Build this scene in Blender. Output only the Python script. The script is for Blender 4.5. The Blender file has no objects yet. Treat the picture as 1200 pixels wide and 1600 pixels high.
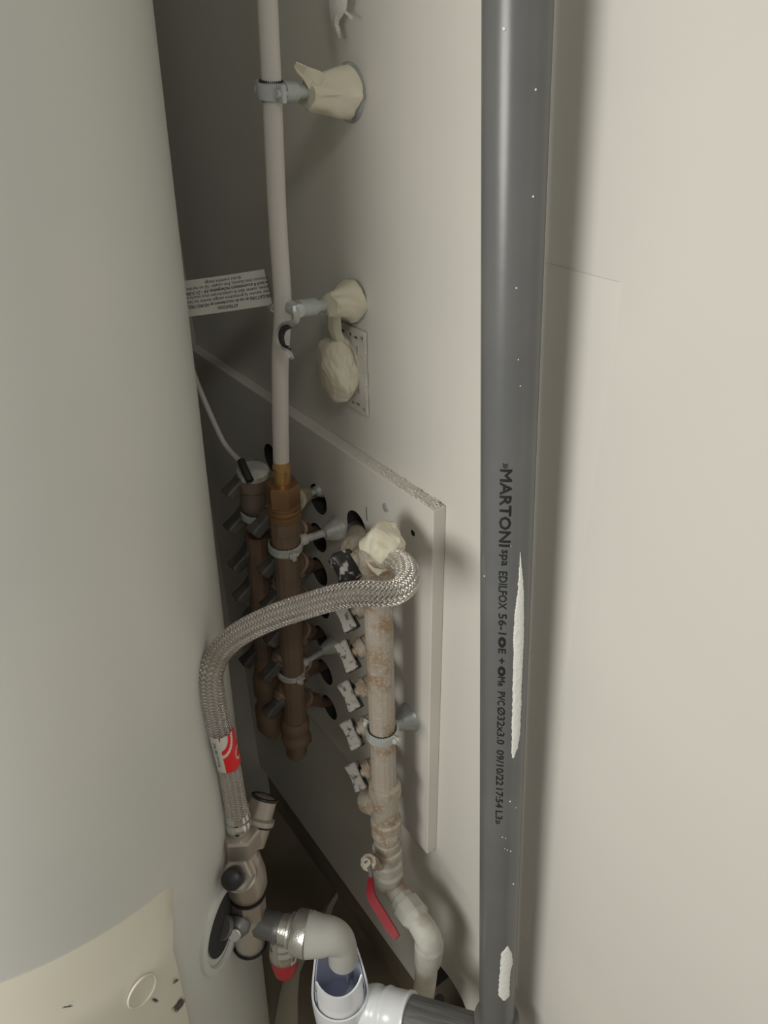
import bpy, bmesh, math, random
from mathutils import Vector, Matrix, noise
random.seed(7)
S = bpy.context.scene
COL = S.collection
# ------------------------------------------------------------------ camera
CAM = Vector((-.325, 0, 1.03)); FPX = 1200.0
_p, _a, _r = math.radians(31.4), math.radians(34.6), math.radians(1.2)
_h = Vector((math.sin(_a), math.cos(_a), 0))
CF = _h * math.cos(_p) + Vector((0, 0, -math.sin(_p)))
_R0 = Vector((math.cos(_a), -math.sin(_a), 0)); _U0 = _R0.cross(CF)
CR = _R0 * math.cos(_r) - _U0 * math.sin(_r); CU = CR.cross(CF)
cd = bpy.data.cameras.new('camera'); cam = bpy.data.objects.new('camera', cd); COL.objects.link(cam)
cam.matrix_world = Matrix(((CR.x, CU.x, -CF.x, CAM.x), (CR.y, CU.y, -CF.y, CAM.y), (CR.z, CU.z, -CF.z, CAM.z), (0, 0, 0, 1)))
cd.sensor_fit = 'HORIZONTAL'; cd.sensor_width = 36; cd.lens = 36; cd.clip_start = .01
S.camera = cam
# ------------------------------------------------------------------ light
w = bpy.data.worlds.new('world'); S.world = w; w.use_nodes = True
w.node_tree.nodes['Background'].inputs[0].default_value = (1, .96, .88, 1)
w.node_tree.nodes['Background'].inputs[1].default_value = .25
def area(name, loc, tgt, size, power, color):
    l = bpy.data.lights.new(name, 'AREA'); l.shape = 'DISK'; l.size = size; l.energy = power; l.color = color
    o = bpy.data.objects.new(name, l); COL.objects.link(o); o.location = loc
    o.rotation_euler = (Vector(tgt) - Vector(loc)).to_track_quat('-Z', 'Y').to_euler(); return o
area('room_lamp', (-1.15, 0.13, 1.02), (-.1, .35, .5), .55, 9.3, (1, .985, .935))
area('ceiling_lamp', (-.62, -.85, 1.95), (-.2, .5, .6), .28, 3.2, (1, .98, .93))
S.view_settings.view_transform = 'Standard'; S.view_settings.look = 'None'; S.view_settings.gamma = 1
S.view_settings.use_curve_mapping = False; S.view_settings.exposure = 0

# ------------------------------------------------------------------ measuring helpers (sight line to a known plane / cylinder)
def ray(px, py): return CF + CR * ((px - 600) / FPX) + CU * ((800 - py) / FPX)
def X(px, py, off):
    d = ray(px, py); return CAM + d * ((-off - CAM.x) / d.x)
def H(px, py, z):
    d = ray(px, py); return CAM + d * ((z - CAM.z) / d.z)
DSC = 1.0; RSC = 1.0
def D(px, py, t): return CAM + ray(px, py) * (t * DSC)
def hit_cyl(px, py, A, B, R):
    ax = (B - A).normalized(); d = ray(px, py); o = CAM - A
    dp = d - ax * d.dot(ax); op = o - ax * o.dot(ax)
    a_, b_, c_ = dp.dot(dp), 2 * op.dot(dp), op.dot(op) - R * R
    q = max(b_ * b_ - 4 * a_ * c_, 0)
    return CAM + d * ((-b_ - math.sqrt(q)) / 2 / a_)

# ------------------------------------------------------------------ materials
def mat(name, c, rough=.6, metal=0, c2=None, scale=20, thr=(.45, .6), bump=0, bscale=60, bdist=.002, spec=None, trans=0, sub=0, c3=None, s3=8, t3=(.5, .6), wide=None):
    m = bpy.data.materials.new(name); m.use_nodes = True; n = m.node_tree.nodes; L = m.node_tree.links
    b = n['Principled BSDF']; b.inputs['Base Color'].default_value = (*c, 1); b.inputs['Roughness'].default_value = rough
    b.inputs['Metallic'].default_value = metal
    if spec is not None: b.inputs['Specular IOR Level'].default_value = spec
    if trans: b.inputs['Transmission Weight'].default_value = trans
    if sub: b.inputs['Subsurface Weight'].default_value = sub; b.inputs['Subsurface Scale'].default_value = .01
    tc = n.new('ShaderNodeTexCoord')
    def layer(sc, th, prev, col):
        t = n.new('ShaderNodeTexNoise'); t.inputs['Scale'].default_value = sc; t.inputs['Detail'].default_value = 5
        L.new(tc.outputs['Object'], t.inputs['Vector'])
        r = n.new('ShaderNodeMapRange'); r.inputs[1].default_value, r.inputs[2].default_value = th; L.new(t.outputs[0], r.inputs[0])
        x = n.new('ShaderNodeMix'); x.data_type = 'RGBA'; L.new(r.outputs[0], x.inputs[0])
        if prev is None: x.inputs[6].default_value = (*c, 1)
        else: L.new(prev, x.inputs[6])
        x.inputs[7].default_value = (*col, 1); return x.outputs[2], r.outputs[0]
    prev = None
    if c2:
        prev, fac = layer(scale, thr, None, c2)
        if metal:
            mm = n.new('ShaderNodeMath'); mm.operation = 'MULTIPLY_ADD'; L.new(fac, mm.inputs[0]); mm.inputs[1].default_value = -metal; mm.inputs[2].default_value = metal
            L.new(mm.outputs[0], b.inputs['Metallic'])
    if c3: prev, _ = layer(s3, t3, prev, c3)
    if prev is not None: L.new(prev, b.inputs['Base Color'])
    if bump:
        t = n.new('ShaderNodeTexNoise'); t.inputs['Scale'].default_value = bscale; t.inputs['Detail'].default_value = 4
        L.new(tc.outputs['Object'], t.inputs['Vector'])
        u = n.new('ShaderNodeBump'); u.inputs['Strength'].default_value = bump; u.inputs['Distance'].default_value = bdist
        L.new(t.outputs[0], u.inputs['Height']); L.new(u.outputs[0], b.inputs['Normal'])
    return m
M = {}
M['wall'] = mat('wall_paint', (.66, .64, .585), .75, c2=(.695, .67, .61), scale=3, bump=.12, bscale=35, bdist=.002)
M['board'] = mat('board_paint', (.655, .63, .575), .75, c2=(.695, .67, .61), scale=9, bump=.15, bscale=90, bdist=.001)
M['back'] = mat('back_wall_paint', (.62, .60, .55), .8, bump=.1, bscale=30)
M['floor'] = mat('bare_floor', (.20, .165, .115), .85, c2=(.27, .23, .17), scale=6, bump=.2, bscale=80)
M['plaster'] = mat('rough_plaster', (.70, .66, .58), .9, c2=(.60, .56, .49), scale=260, thr=(.5, .62), bump=.8, bscale=220, bdist=.002)
M['tank'] = mat('tank_enamel', (.66, .67, .63), .38, c2=(.70, .70, .66), scale=4, bump=.04, bscale=14, bdist=.003)
M['cover'] = mat('cream_plastic', (.74, .71, .60), .5, c2=(.70, .67, .56), scale=5)
M['scuff'] = mat('scuff_grey', (.10, .09, .08), .8)
M['hole_shade'] = mat('painted_hole_shade', (.045, .04, .034), .9)  # near-black colour standing in for shade inside the cut holes
M['opening_slot_shade'] = mat('painted_opening_shade', (.035, .035, .033), .9, bump=.3, bscale=120)  # painted shade for the tank opening and the socket frame slots
M['pvc'] = mat('grey_pvc', (.125, .128, .128), .30, c2=(.14, .142, .14), scale=12, bump=.03, bscale=150)
M['print'] = mat('black_print', (.012, .012, .012), .5)
M['smear'] = mat('white_paint_smear', (.82, .82, .78), .7, bump=.4, bscale=300)
M['white_pipe'] = mat('white_pipe_coat', (.60, .57, .53), .42)
M['copper'] = mat('aged_brass_dark', (.23, .155, .10), .5, .3, c2=(.16, .11, .078), scale=25, c3=(.19, .155, .125), s3=14, t3=(.56, .66), bump=.15, bscale=150, bdist=.001)
M['bare'] = mat('brass_with_paint', (.33, .225, .13), .5, .2, c2=(.40, .35, .29), scale=32, thr=(.40, .50), c3=(.47, .43, .38), s3=420, t3=(.52, .66), bump=.25, bscale=180, bdist=.001)
M['brass'] = mat('brass_new', (.60, .38, .16), .3, .9)
M['brassdull'] = mat('brass_dull', (.27, .155, .075), .36, .6, bump=.05)
M['dusty'] = mat('paint_covered_brass', (.42, .37, .30), .6, .2, c2=(.30, .22, .14), scale=60, thr=(.48, .62), c3=(.50, .47, .41), s3=380, t3=(.55, .68), bump=.3, bscale=180, bdist=.001)
M['overpaint'] = mat('grey_overpaint', (.56, .56, .49), .6, c2=(.48, .47, .41), scale=40, c3=(.46, .36, .29), s3=30, t3=(.6, .68), bump=.15, bscale=120, bdist=.001)
M['overpaint2'] = mat('overpaint_worn', (.47, .45, .385), .6, c2=(.40, .38, .32), scale=50, c3=(.36, .27, .19), s3=34, t3=(.5, .6), bump=.2, bscale=120, bdist=.001)
M['black'] = mat('black_plastic', (.018, .018, .018), .35)
M['blackdust'] = mat('black_plastic_dusty', (.022, .022, .022), .4, c2=(.50, .48, .44), scale=120, thr=(.56, .62), bump=.2)
M['greyhandle'] = mat('plaster_covered_handle', (.38, .355, .32), .85, c2=(.10, .095, .09), scale=230, thr=(.54, .64), bump=.6, bscale=250, bdist=.001)
M['darkhandle'] = mat('dark_handle', (.065, .06, .055), .4, c2=(.11, .10, .09), scale=60)
M['zinc'] = mat('galvanised_steel', (.52, .56, .56), .34, .55, c2=(.45, .47, .46), scale=70, bump=.08, bscale=200)
M['zincpaint'] = mat('steel_paint_splashed', (.46, .48, .45), .5, .3, c2=(.60, .60, .54), scale=60, bump=.25, bscale=200)
M['zincdark'] = mat('dull_dark_steel', (.10, .095, .085), .6, .3)
M['chrome'] = mat('chrome', (.70, .69, .66), .16, 1, bump=.03, bscale=120)
M['chromecast'] = mat('chrome_cast', (.66, .65, .62), .3, .8, bump=.5, bscale=420, bdist=.0006)
M['nickel'] = mat('nickel_satin', (.46, .41, .35), .36, .6, bump=.12, bscale=260, bdist=.0005)
M['steelgrey'] = mat('cast_grey_metal', (.24, .24, .235), .42, .6, bump=.1, bscale=150)
M['red'] = mat('red_plastic', (.40, .022, .030), .45)
M['redvinyl'] = mat('red_lever_sleeve', (.24, .003, .010), .5, spec=.3)
M['redink'] = mat('red_ink', (.80, .015, .02), .4)
M['tape'] = mat('masking_tape', (.67, .63, .49), .75, c2=(.73, .69, .56), scale=30, bump=.35, bscale=90, bdist=.0015, sub=.1)
M['paper'] = mat('label_paper', (.66, .65, .60), .7)
M['whitepvc'] = mat('white_gloss_plastic', (.80, .82, .84), .22)
M['bluein'] = mat('white_plastic_bluish', (.52, .56, .70), .35)
M['greyplastic'] = mat('grey_soft_plastic', (.46, .46, .42), .5, sub=.1)
M['ribbed'] = mat('dark_drain_pipe', (.12, .12, .12), .5)
M['framepaint'] = mat('frame_metal_painted', (.58, .56, .50), .5, c2=(.66, .64, .58), scale=60)
M['cable'] = mat('cable_sheath', (.50, .49, .44), .5)
M['rubber'] = mat('rubber', (.03, .03, .03), .7)
def streaky(m, sc, c1, c2_):
    n = m.node_tree.nodes; L = m.node_tree.links; b = n['Principled BSDF']; tc = n['Texture Coordinate']
    mp = n.new('ShaderNodeMapping'); mp.inputs['Scale'].default_value = sc; L.new(tc.outputs['UV'], mp.inputs[0])
    t = n.new('ShaderNodeTexNoise'); t.inputs['Scale'].default_value = 1; t.inputs['Detail'].default_value = 5; L.new(mp.outputs[0], t.inputs['Vector'])
    r = n.new('ShaderNodeMapRange'); r.inputs[1].default_value = .35; r.inputs[2].default_value = .65; L.new(t.outputs[0], r.inputs[0])
    x = n.new('ShaderNodeMix'); x.data_type = 'RGBA'; L.new(r.outputs[0], x.inputs[0]); x.inputs[6].default_value = (*c1, 1); x.inputs[7].default_value = (*c2_, 1)
    L.new(x.outputs[2], b.inputs['Base Color'])
streaky(M['ribbed'], (3, 40, 1), (.085, .083, .08), (.17, .165, .155))
def braid():
    m = bpy.data.materials.new('steel_braid'); m.use_nodes = True; n = m.node_tree.nodes; L = m.node_tree.links
    b = n['Principled BSDF']; b.inputs['Metallic'].default_value = .9; b.inputs['Roughness'].default_value = .19
    tc = n.new('ShaderNodeTexCoord'); sp = n.new('ShaderNodeSeparateXYZ'); L.new(tc.outputs['UV'], sp.inputs[0])
    def ma(op, a, b_=None, c_=None):
        k = n.new('ShaderNodeMath'); k.operation = op
        for i, v in enumerate((a, b_, c_)):
            if v is None: continue
            if isinstance(v, (int, float)): k.inputs[i].default_value = v
            else: L.new(v, k.inputs[i])
        return k.outputs[0]
    u = ma('MULTIPLY', sp.outputs[0], 20.0); v = ma('MULTIPLY', sp.outputs[1], 12.0)   # u in circumferences, v around
    A = ma('ADD', u, v); B = ma('SUBTRACT', u, v)
    sA = ma('ABSOLUTE', ma('SINE', ma('MULTIPLY', A, math.pi))); sB = ma('ABSOLUTE', ma('SINE', ma('MULTIPLY', B, math.pi)))
    ck = ma('MODULO', ma('ADD', ma('FLOOR', A), ma('FLOOR', B)), 2.0); ck = ma('GREATER_THAN', ma('ABSOLUTE', ck), .5)
    # fine wires inside every strand
    wA = ma('MULTIPLY', ma('ABSOLUTE', ma('SINE', ma('MULTIPLY', A, math.pi * 4))), .25)
    wB = ma('MULTIPLY', ma('ABSOLUTE', ma('SINE', ma('MULTIPLY', B, math.pi * 4))), .25)
    hA = ma('MULTIPLY', ma('POWER', sB, .6), ma('ADD', ma('POWER', sA, .45), wA)); hB = ma('MULTIPLY', ma('POWER', sA, .6), ma('ADD', ma('POWER', sB, .45), wB))
    mx = n.new('ShaderNodeMix'); L.new(ck, mx.inputs[0]); L.new(hA, mx.inputs[2]); L.new(hB, mx.inputs[3])
    bp = n.new('ShaderNodeBump'); bp.inputs['Strength'].default_value = 1; bp.inputs['Distance'].default_value = .0022
    L.new(mx.outputs[0], bp.inputs['Height']); L.new(bp.outputs[0], b.inputs['Normal'])
    cr = n.new('ShaderNodeMix'); cr.data_type = 'RGBA'; L.new(ck, cr.inputs[0])
    cr.inputs[6].default_value = (.86, .82, .76, 1); cr.inputs[7].default_value = (.68, .64, .59, 1); L.new(cr.outputs[2], b.inputs['Base Color'])
    return m
M['braid'] = braid()

# ------------------------------------------------------------------ object helpers
WO = {}
def thing(name, label, cat, loc, group=None):
    o = bpy.data.objects.new(name, None); COL.objects.link(o); o.location = loc; o.empty_display_size = .02
    o['label'] = label; o['category'] = cat
    if group: o['group'] = group
    WO[o] = Vector(loc); return o
def obj(name, bm, m, parent=None, smooth=35, label=None, mats=None):
    org = WO[parent] if parent else None
    if parent is None:
        c = Vector((0, 0, 0))
        for v in bm.verts: c += v.co
        org = c / max(len(bm.verts), 1); zmin = min(v.co.z for v in bm.verts); org.z = zmin
    for v in bm.verts: v.co -= org
    me = bpy.data.meshes.new(name); bm.normal_update(); bm.to_mesh(me); bm.free()
    if mats:
        for x in mats: me.materials.append(x)
    else: me.materials.append(m)
    if smooth:
        for p in me.polygons: p.use_smooth = True
        me.set_sharp_from_angle(angle=math.radians(smooth))
    o = bpy.data.objects.new(name, me); COL.objects.link(o)
    if parent: o.parent = parent
    else: o.location = org
    WO[o] = Vector(org)
    if label: o['label'] = label
    return o
def tag(o, label, cat, group=None):
    o['label'] = label; o['category'] = cat
    if group: o['group'] = group
    return o
def struct(name, bm, m, smooth=0):
    o = obj(name, bm, m, None, smooth); o['kind'] = 'structure'; return o
def frame(d, up=None):
    d = Vector(d).normalized(); u = Vector(up) if up else (Vector((0, 0, 1)) if abs(d.z) < .9 else Vector((0, 1, 0)))
    s = d.cross(u).normalized(); u = s.cross(d).normalized(); return d, s, u
def lathe(bm, A, d, prof, seg=32, up=None, cap=True, rot=0, jit=0):
    """prof: list of (t, r) along direction d from A"""
    d, s, u = frame(d, up); A = Vector(A); rings = []
    for t, r in prof:
        ring = []; r *= RSC
        for k in range(seg):
            an = 2 * math.pi * k / seg + rot
            rr = r * (1 + (jit * noise.noise(Vector((math.cos(an) * 2, math.sin(an) * 2, t * 90))) if jit else 0))
            ring.append(bm.verts.new(A + d * t + (s * math.cos(an) + u * math.sin(an)) * max(rr, 1e-5)))
        rings.append(ring)
    for a, b in zip(rings, rings[1:]):
        for k in range(seg):
            bm.faces.new((a[k], a[(k + 1) % seg], b[(k + 1) % seg], b[k]))
    if cap:
        bm.faces.new(rings[0][::-1]); bm.faces.new(rings[-1])
    return rings
def lat(A, d, prof, seg=32, **k):
    bm = bmesh.new(); lathe(bm, A, d, prof, seg, **k); bmesh.ops.recalc_face_normals(bm, faces=bm.faces); return bm
def between(A, B, prof, seg=32, **k):
    """prof t are 0..1 fractions"""
    A, B = Vector(A), Vector(B); Ln = (B - A).length; bm = k.pop('bm', None)
    own = bm is None
    if own: bm = bmesh.new()
    lathe(bm, A, B - A, [(t * Ln, r) for t, r in prof], seg, **k)
    bmesh.ops.recalc_face_normals(bm, faces=bm.faces); return bm
def spline(pts, n=8):
    P = [Vector(p) for p in pts]; P = [P[0] * 2 - P[1]] + P + [P[-1] * 2 - P[-2]]; out = []
    for i in range(1, len(P) - 2):
        a, b, c, e = P[i - 1], P[i], P[i + 1], P[i + 2]
        for k in range(n):
            t = k / n
            out.append(.5 * ((2 * b) + (c - a) * t + (2 * a - 5 * b + 4 * c - e) * t * t + (3 * b - a - 3 * c + e) * t ** 3))
    out.append(P[-2]); return out
def frames(path):
    T = []
    for i in range(len(path)):
        a = path[max(i - 1, 0)]; b = path[min(i + 1, len(path) - 1)]; T.append((b - a).normalized())
    u = Vector((0, 0, 1)) if abs(T[0].z) < .9 else Vector((1, 0, 0)); out = []
    for i, t in enumerate(T):
        u = (u - t * u.dot(t)).normalized(); out.append((t, u, t.cross(u)))
    return out
def tube(path, rad, seg=24, bm=None, cap=True, uv=True):
    own = bm is None
    if own: bm = bmesh.new()
    fr = frames(path); lay = bm.loops.layers.uv.verify(); rings = []; s = 0; ss = []
    for i, p in enumerate(path):
        if i: s += (path[i] - path[i - 1]).length
        ss.append(s); r = rad(i / (len(path) - 1)) if callable(rad) else rad; t, u, v = fr[i]
        rings.append([bm.verts.new(p + (u * math.cos(2 * math.pi * k / seg) + v * math.sin(2 * math.pi * k / seg)) * r) for k in range(seg)])
    r0 = rad(0) if callable(rad) else rad; C = 2 * math.pi * r0
    for i in range(len(path) - 1):
        a, b = rings[i], rings[i + 1]
        for k in range(seg):
            f = bm.faces.new((a[k], a[(k + 1) % seg], b[(k + 1) % seg], b[k]))
            for lp, (uu, vv) in zip(f.loops, ((ss[i] / C, k / seg), (ss[i] / C, (k + 1) / seg), (ss[i + 1] / C, (k + 1) / seg), (ss[i + 1] / C, k / seg))): lp[lay].uv = (uu, vv)
    if cap: bm.faces.new(rings[0][::-1]); bm.faces.new(rings[-1])
    if own: bmesh.ops.recalc_face_normals(bm, faces=bm.faces)
    return bm
def box(c, sx, sy, sz, ax=None, bev=0, bm=None, seg=2):
    own = bm is None
    b2 = bmesh.new(); bmesh.ops.create_cube(b2, size=1)
    for v in b2.verts: v.co = Vector((v.co.x * sx, v.co.y * sy, v.co.z * sz))
    if bev: bmesh.ops.bevel(b2, geom=b2.edges[:], offset=bev, segments=seg, profile=.6, affect='EDGES')
    if ax:
        X_, Y_, Z_ = ax; mt = Matrix((X_, Y_, Z_)).transposed()
        for v in b2.verts: v.co = mt @ v.co
    for v in b2.verts: v.co += Vector(c)
    if own: return b2
    me = bpy.data.meshes.new('t'); b2.to_mesh(me); b2.free(); bm.from_mesh(me); bpy.data.meshes.remove(me); return bm
def cut(o, cutters):
    for c in cutters:
        md = o.modifiers.new('b', 'BOOLEAN'); md.operation = 'DIFFERENCE'; md.solver = 'EXACT'; md.object = c
    bpy.context.view_layer.update(); dg = bpy.context.evaluated_depsgraph_get()
    me = bpy.data.meshes.new_from_object(o.evaluated_get(dg)); o.modifiers.clear(); o.data = me
    for p in me.polygons: p.use_smooth = False
    for c in cutters: bpy.data.objects.remove(c)
def text_mesh(s, size, bold=0, extr=0, wide=1):
    cu = bpy.data.curves.new('t', 'FONT'); cu.body = s; cu.size = size; cu.align_x = 'CENTER'; cu.align_y = 'CENTER'; cu.offset = bold; cu.resolution_u = 2
    o = bpy.data.objects.new('t', cu); COL.objects.link(o); bpy.context.view_layer.update()
    me = bpy.data.meshes.new_from_object(o.evaluated_get(bpy.context.evaluated_depsgraph_get()))
    bpy.data.objects.remove(o); return me
def add_me(bm, me, fn):
    b2 = bmesh.new(); b2.from_mesh(me)
    es = [e for e in b2.edges if e.calc_length() > .003]
    bmesh.ops.triangulate(b2, faces=b2.faces[:])
    ys = [v.co.y for v in b2.verts]; n_ = 9
    for i_ in range(1, n_):
        bmesh.ops.bisect_plane(b2, geom=b2.verts[:] + b2.edges[:] + b2.faces[:], plane_co=(0, min(ys) + (max(ys) - min(ys)) * i_ / n_, 0), plane_no=(0, 1, 0))
    for v in b2.verts: v.co = fn(v.co)
    m2 = bpy.data.meshes.new('t'); b2.to_mesh(m2); b2.free(); bm.from_mesh(m2); bpy.data.meshes.remove(m2); bpy.data.meshes.remove(me)
def wad(c, rx, ry, rz, ax=None, amp=.25, sub=5, seed=0, cut_fn=None):
    """crumpled shell of tape: faceted folds pushed out of an ellipsoid"""
    bm = bmesh.new(); bmesh.ops.create_icosphere(bm, subdivisions=sub, radius=1)
    sd = Vector((seed * 3.7, seed * 1.3, seed * 5.1)); rnd = random.Random(seed)
    planes = [(Vector((rnd.gauss(0, 1), rnd.gauss(0, 1), rnd.gauss(0, 1))).normalized(), rnd.uniform(.76, .95)) for _ in range(20)]
    for v in bm.verts:
        p = v.co.copy()
        for nn, dd in planes:
            k = p.dot(nn)
            if k > dd: p -= nn * (k - dd) * .9
        f = 1 + amp * .5 * (noise.noise(p * 1.9 + sd)) + amp * .55 * abs(noise.noise(p * 2.6 + sd)) - amp * .12 * abs(noise.noise(p * 6 + sd))
        v.co = p * f
    for v in bm.verts: v.co = Vector((v.co.x * rx, v.co.y * ry, v.co.z * rz))
    if ax:
        mt = Matrix(ax).transposed()
        for v in bm.verts: v.co = mt @ v.co
    for v in bm.verts: v.co += Vector(c)
    return bm
def sheet(pts_rows, th, bm=None):
    """rows of points -> thin solid sheet"""
    own = bm is None; bm = bm or bmesh.new(); n = len(pts_rows); m_ = len(pts_rows[0])
    P = [[Vector(p) for p in r] for r in pts_rows]
    def nor(i, j):
        a = P[min(i + 1, n - 1)][j] - P[max(i - 1, 0)][j]; b = P[i][min(j + 1, m_ - 1)] - P[i][max(j - 1, 0)]
        c = a.cross(b); return c.normalized() if c.length > 1e-12 else Vector((-1, 0, 0))
    N = [[nor(i, j) * (th / 2) for j in range(m_)] for i in range(n)]
    A = [[bm.verts.new(P[i][j] + N[i][j]) for j in range(m_)] for i in range(n)]
    B = [[bm.verts.new(P[i][j] - N[i][j]) for j in range(m_)] for i in range(n)]
    for i in range(n - 1):
        for j in range(m_ - 1):
            bm.faces.new((A[i][j], A[i][j + 1], A[i + 1][j + 1], A[i + 1][j])); bm.faces.new((B[i][j], B[i + 1][j], B[i + 1][j + 1], B[i][j + 1]))
    for i in range(n - 1):
        for j in (0, m_ - 1): bm.faces.new((A[i][j], A[i + 1][j], B[i + 1][j], B[i][j]))
    for j in range(m_ - 1):
        for i in (0, n - 1): bm.faces.new((A[i][j], A[i][j + 1], B[i][j + 1], B[i][j]))
    bmesh.ops.recalc_face_normals(bm, faces=bm.faces); return bm
PX, PY, PZ = Vector((1, 0, 0)), Vector((0, 1, 0)), Vector((0, 0, 1))

# ------------------------------------------------------------------ setting
FZ = -.115; BT = .0125
# right wall: a rounded notch is cut at the foot where the white pipe goes through
wall = struct('wall_right', box((.06, .03, .685), .12, 1.66, 1.39), M['wall'])
cutters = [obj('cut', lat((-.02, .3615, .063), (1, 0, 0), [(0, .0405), (.10, .0405)], 40), M['wall']), obj('cut', box((.03, .3615, .01), .10, .0806, .10), M['wall'])]
HOLES2 = [(497, 780), (497, 840), (499, 893), (502, 945), (503, 998), (508, 1050), (515, 1105)]
HOLES1 = [(557, 823), (424, 716)]
for q in HOLES2 + HOLES1:
    p = X(*q, BT); cutters.append(obj('cut', lat((-.001, p.y, p.z), (1, 0, 0), [(0, .0158), (.07, .0158)], 28), M['wall']))
cut(wall, cutters)
wall.data.materials.append(M['hole_shade']); _o = wall.location  # hole and notch interiors get their shade from this dark colour
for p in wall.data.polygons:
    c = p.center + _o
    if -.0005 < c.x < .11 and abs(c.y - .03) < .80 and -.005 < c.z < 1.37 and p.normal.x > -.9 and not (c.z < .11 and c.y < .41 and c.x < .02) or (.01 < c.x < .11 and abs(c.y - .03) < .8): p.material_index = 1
struct('wall_back', box((-.5, .90, .63), 1.24, .08, 1.50), M['back'])
struct('baseboard_right', box((.062, .03, FZ / 2 - .005), .10, 1.66, -FZ - .0102), M['floor'])
struct('floor', box((-.5, .03, FZ - .02), 1.24, 1.66, .04), M['floor'])
# joint tape strip, raised skim coat beside the grey pipe
def ptsheet(px, off=0): return [X(a, b, off) for a, b in px]

# backing board fixed to the wall
y0, z0, z1 = .3872, .309, .7268
bd = thing('backing_board', 'white painted plasterboard panel screwed on the wall behind the brass manifolds', 'panel', (0, .6, z0))
bm = bmesh.new(); box((-BT / 2, (y0 + .858) / 2, (z0 + z1) / 2), BT, .858 - y0, z1 - z0, bm=bm, bev=.0006, seg=1)
panel = obj('panel', bm, M['board'], bd, 0)
cs = []
for q in HOLES2 + HOLES1:
    p = X(*q, BT); cs.append(obj('cut', lat((-.03, p.y, p.z), (1, 0, 0), [(0, .0158), (.07, .0158)], 28), M['wall']))
p = X(645, 833, BT); cs.append(obj('cut', lat((-.03, p.y, p.z), (1, 0, 0), [(0, .0028), (.028, .0028)], 16), M['wall']))
cut(panel, cs)
panel.data.materials.append(M['hole_shade'])  # board hole rims take the same painted shade
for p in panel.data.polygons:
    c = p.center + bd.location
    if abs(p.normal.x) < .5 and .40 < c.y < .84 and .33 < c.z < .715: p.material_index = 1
bm = bmesh.new()      # rough filler along the top edge
for i in range(260):
    t = (i / 259) ** 1.25; y = y0 + .001 + t * .14; r = random.uniform(.0004, .0012) * (1 - .6 * t)
    p = Vector((-random.uniform(.0005, BT), y, z1 + random.uniform(-.0012, .0012)))
    mt = Matrix.Translation(p) @ Matrix.Diagonal((1, 1.6, .9, 1))
    bmesh.ops.create_icosphere(bm, subdivisions=1, radius=r, matrix=mt)
obj('edge_filler', bm, M['plaster'], bd)
p = X(603, 793, BT)
bm = lat(p, (-1, 0, 0), [(0, .0042), (.0008, .004), (.0012, .003)], 20); obj('screw_head', bm, M['zincpaint'], bd, label='screw head filled with white paint near the top edge')
bm = bmesh.new(); box(X(573, 803, BT), .0006, .0008, .014, bm=bm); obj('crack', bm, M['scuff'], bd)

# ------------------------------------------------------------------ water heater
TT, TR = .55, .25
def tc_(z):
    az = math.radians(17.1 + 3.95 * z / 1.03); return Vector((CAM.x + TT * math.sin(az) - TR * math.cos(az), TT * math.cos(az) + TR * math.sin(az), z))
TA, TB = tc_(FZ), tc_(1.38); TAX = (TB - TA).normalized()
wh = thing('water_heater', 'large white enamelled cylindrical water heater standing left of the pipes', 'water heater', TA)
obj('tank', between(TA, TB, [(0, TR), (1, TR)], 160), M['tank'], wh)
def tcoord(P):
    t = (P - TA).dot(TAX); c = TA + TAX * t; v = P - c; return t, math.atan2(v.y, v.x), v.length
_, sF, uF = None, None, None
def tpt(t, an, r): 
    c = TA + TAX * t; return c + Vector((math.cos(an), math.sin(an), 0)) * r
# cream cover on the lower front
PC = .020
tcorner = tcoord(hit_cyl(265, 1392, TA, TB, TR)); tleft = tcoord(hit_cyl(0, 1540, TA, TB, TR)); tcr = tcoord(hit_cyl(281, 1490, TA, TB, TR + PC))
tbr = tcoord(hit_cyl(312, 1600, TA, TB, TR + PC))
print('COVER', tcorner, tleft, tcr, tbr)
AR = (tcr[1] + tbr[1]) / 2 + .012; tT = tcorner[0]; tC = tcr[0]; SL = (tleft[0] - tcorner[0]) / (tcorner[1] - tleft[1])
bm = bmesh.new(); NA = 60; a0 = AR - 1.9
prof = [(0, PC), (.25, PC), (.6, PC), (.9, PC), (.97, PC * .97), (1.0, PC * .9)]
rows = []
for (h, o_) in [(0, PC), (.5, PC), (.93, PC), (.98, PC * .98), (1.0, PC * .93)]: rows.append((tC * h, o_))
for k in range(1, 9): f = k / 8; rows.append((tC + (tT - tC) * f, PC * .93 * (1 - f) ** .9 + .0006))
rows.append((tT, -.002))
grid = []
for t, o_ in rows:
    r_ = []
    for k in range(NA + 1):
        an = a0 + (AR - a0) * k / NA; e = min(1, (AR - an) / .018)
        tt = t; oo = o_ if k < NA else -.002
        ARt = AR if t <= tC else AR + (tcorner[1] + .035 - AR) * (t - tC) / (tT - tC); an = a0 + (ARt - a0) * k / NA
        if o_ > 0: oo = o_ * (1 if k < NA - 1 else .9) if k < NA else -.002
        # rounded upper corner
        dx = max(0, .06 - (ARt - an)) / .06
        if t > tC: tt = tC + (t - tC) * math.sqrt(max(0, 1 - dx ** 4 * .6))
        tt += SL * (ARt - an) * (t / tT)
        r_.append(bm.verts.new(tpt(tt, an, TR + oo)))
    grid.append(r_)
for a, b in zip(grid, grid[1:]):
    for k in range(NA): bm.faces.new((a[k], a[k + 1], b[k + 1], b[k]))
bmesh.ops.recalc_face_normals(bm, faces=bm.faces)
cover = obj('lower_cover', bm, M['cover'], wh, 40, label='cream moulded plastic cover at the foot of the tank')
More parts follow.
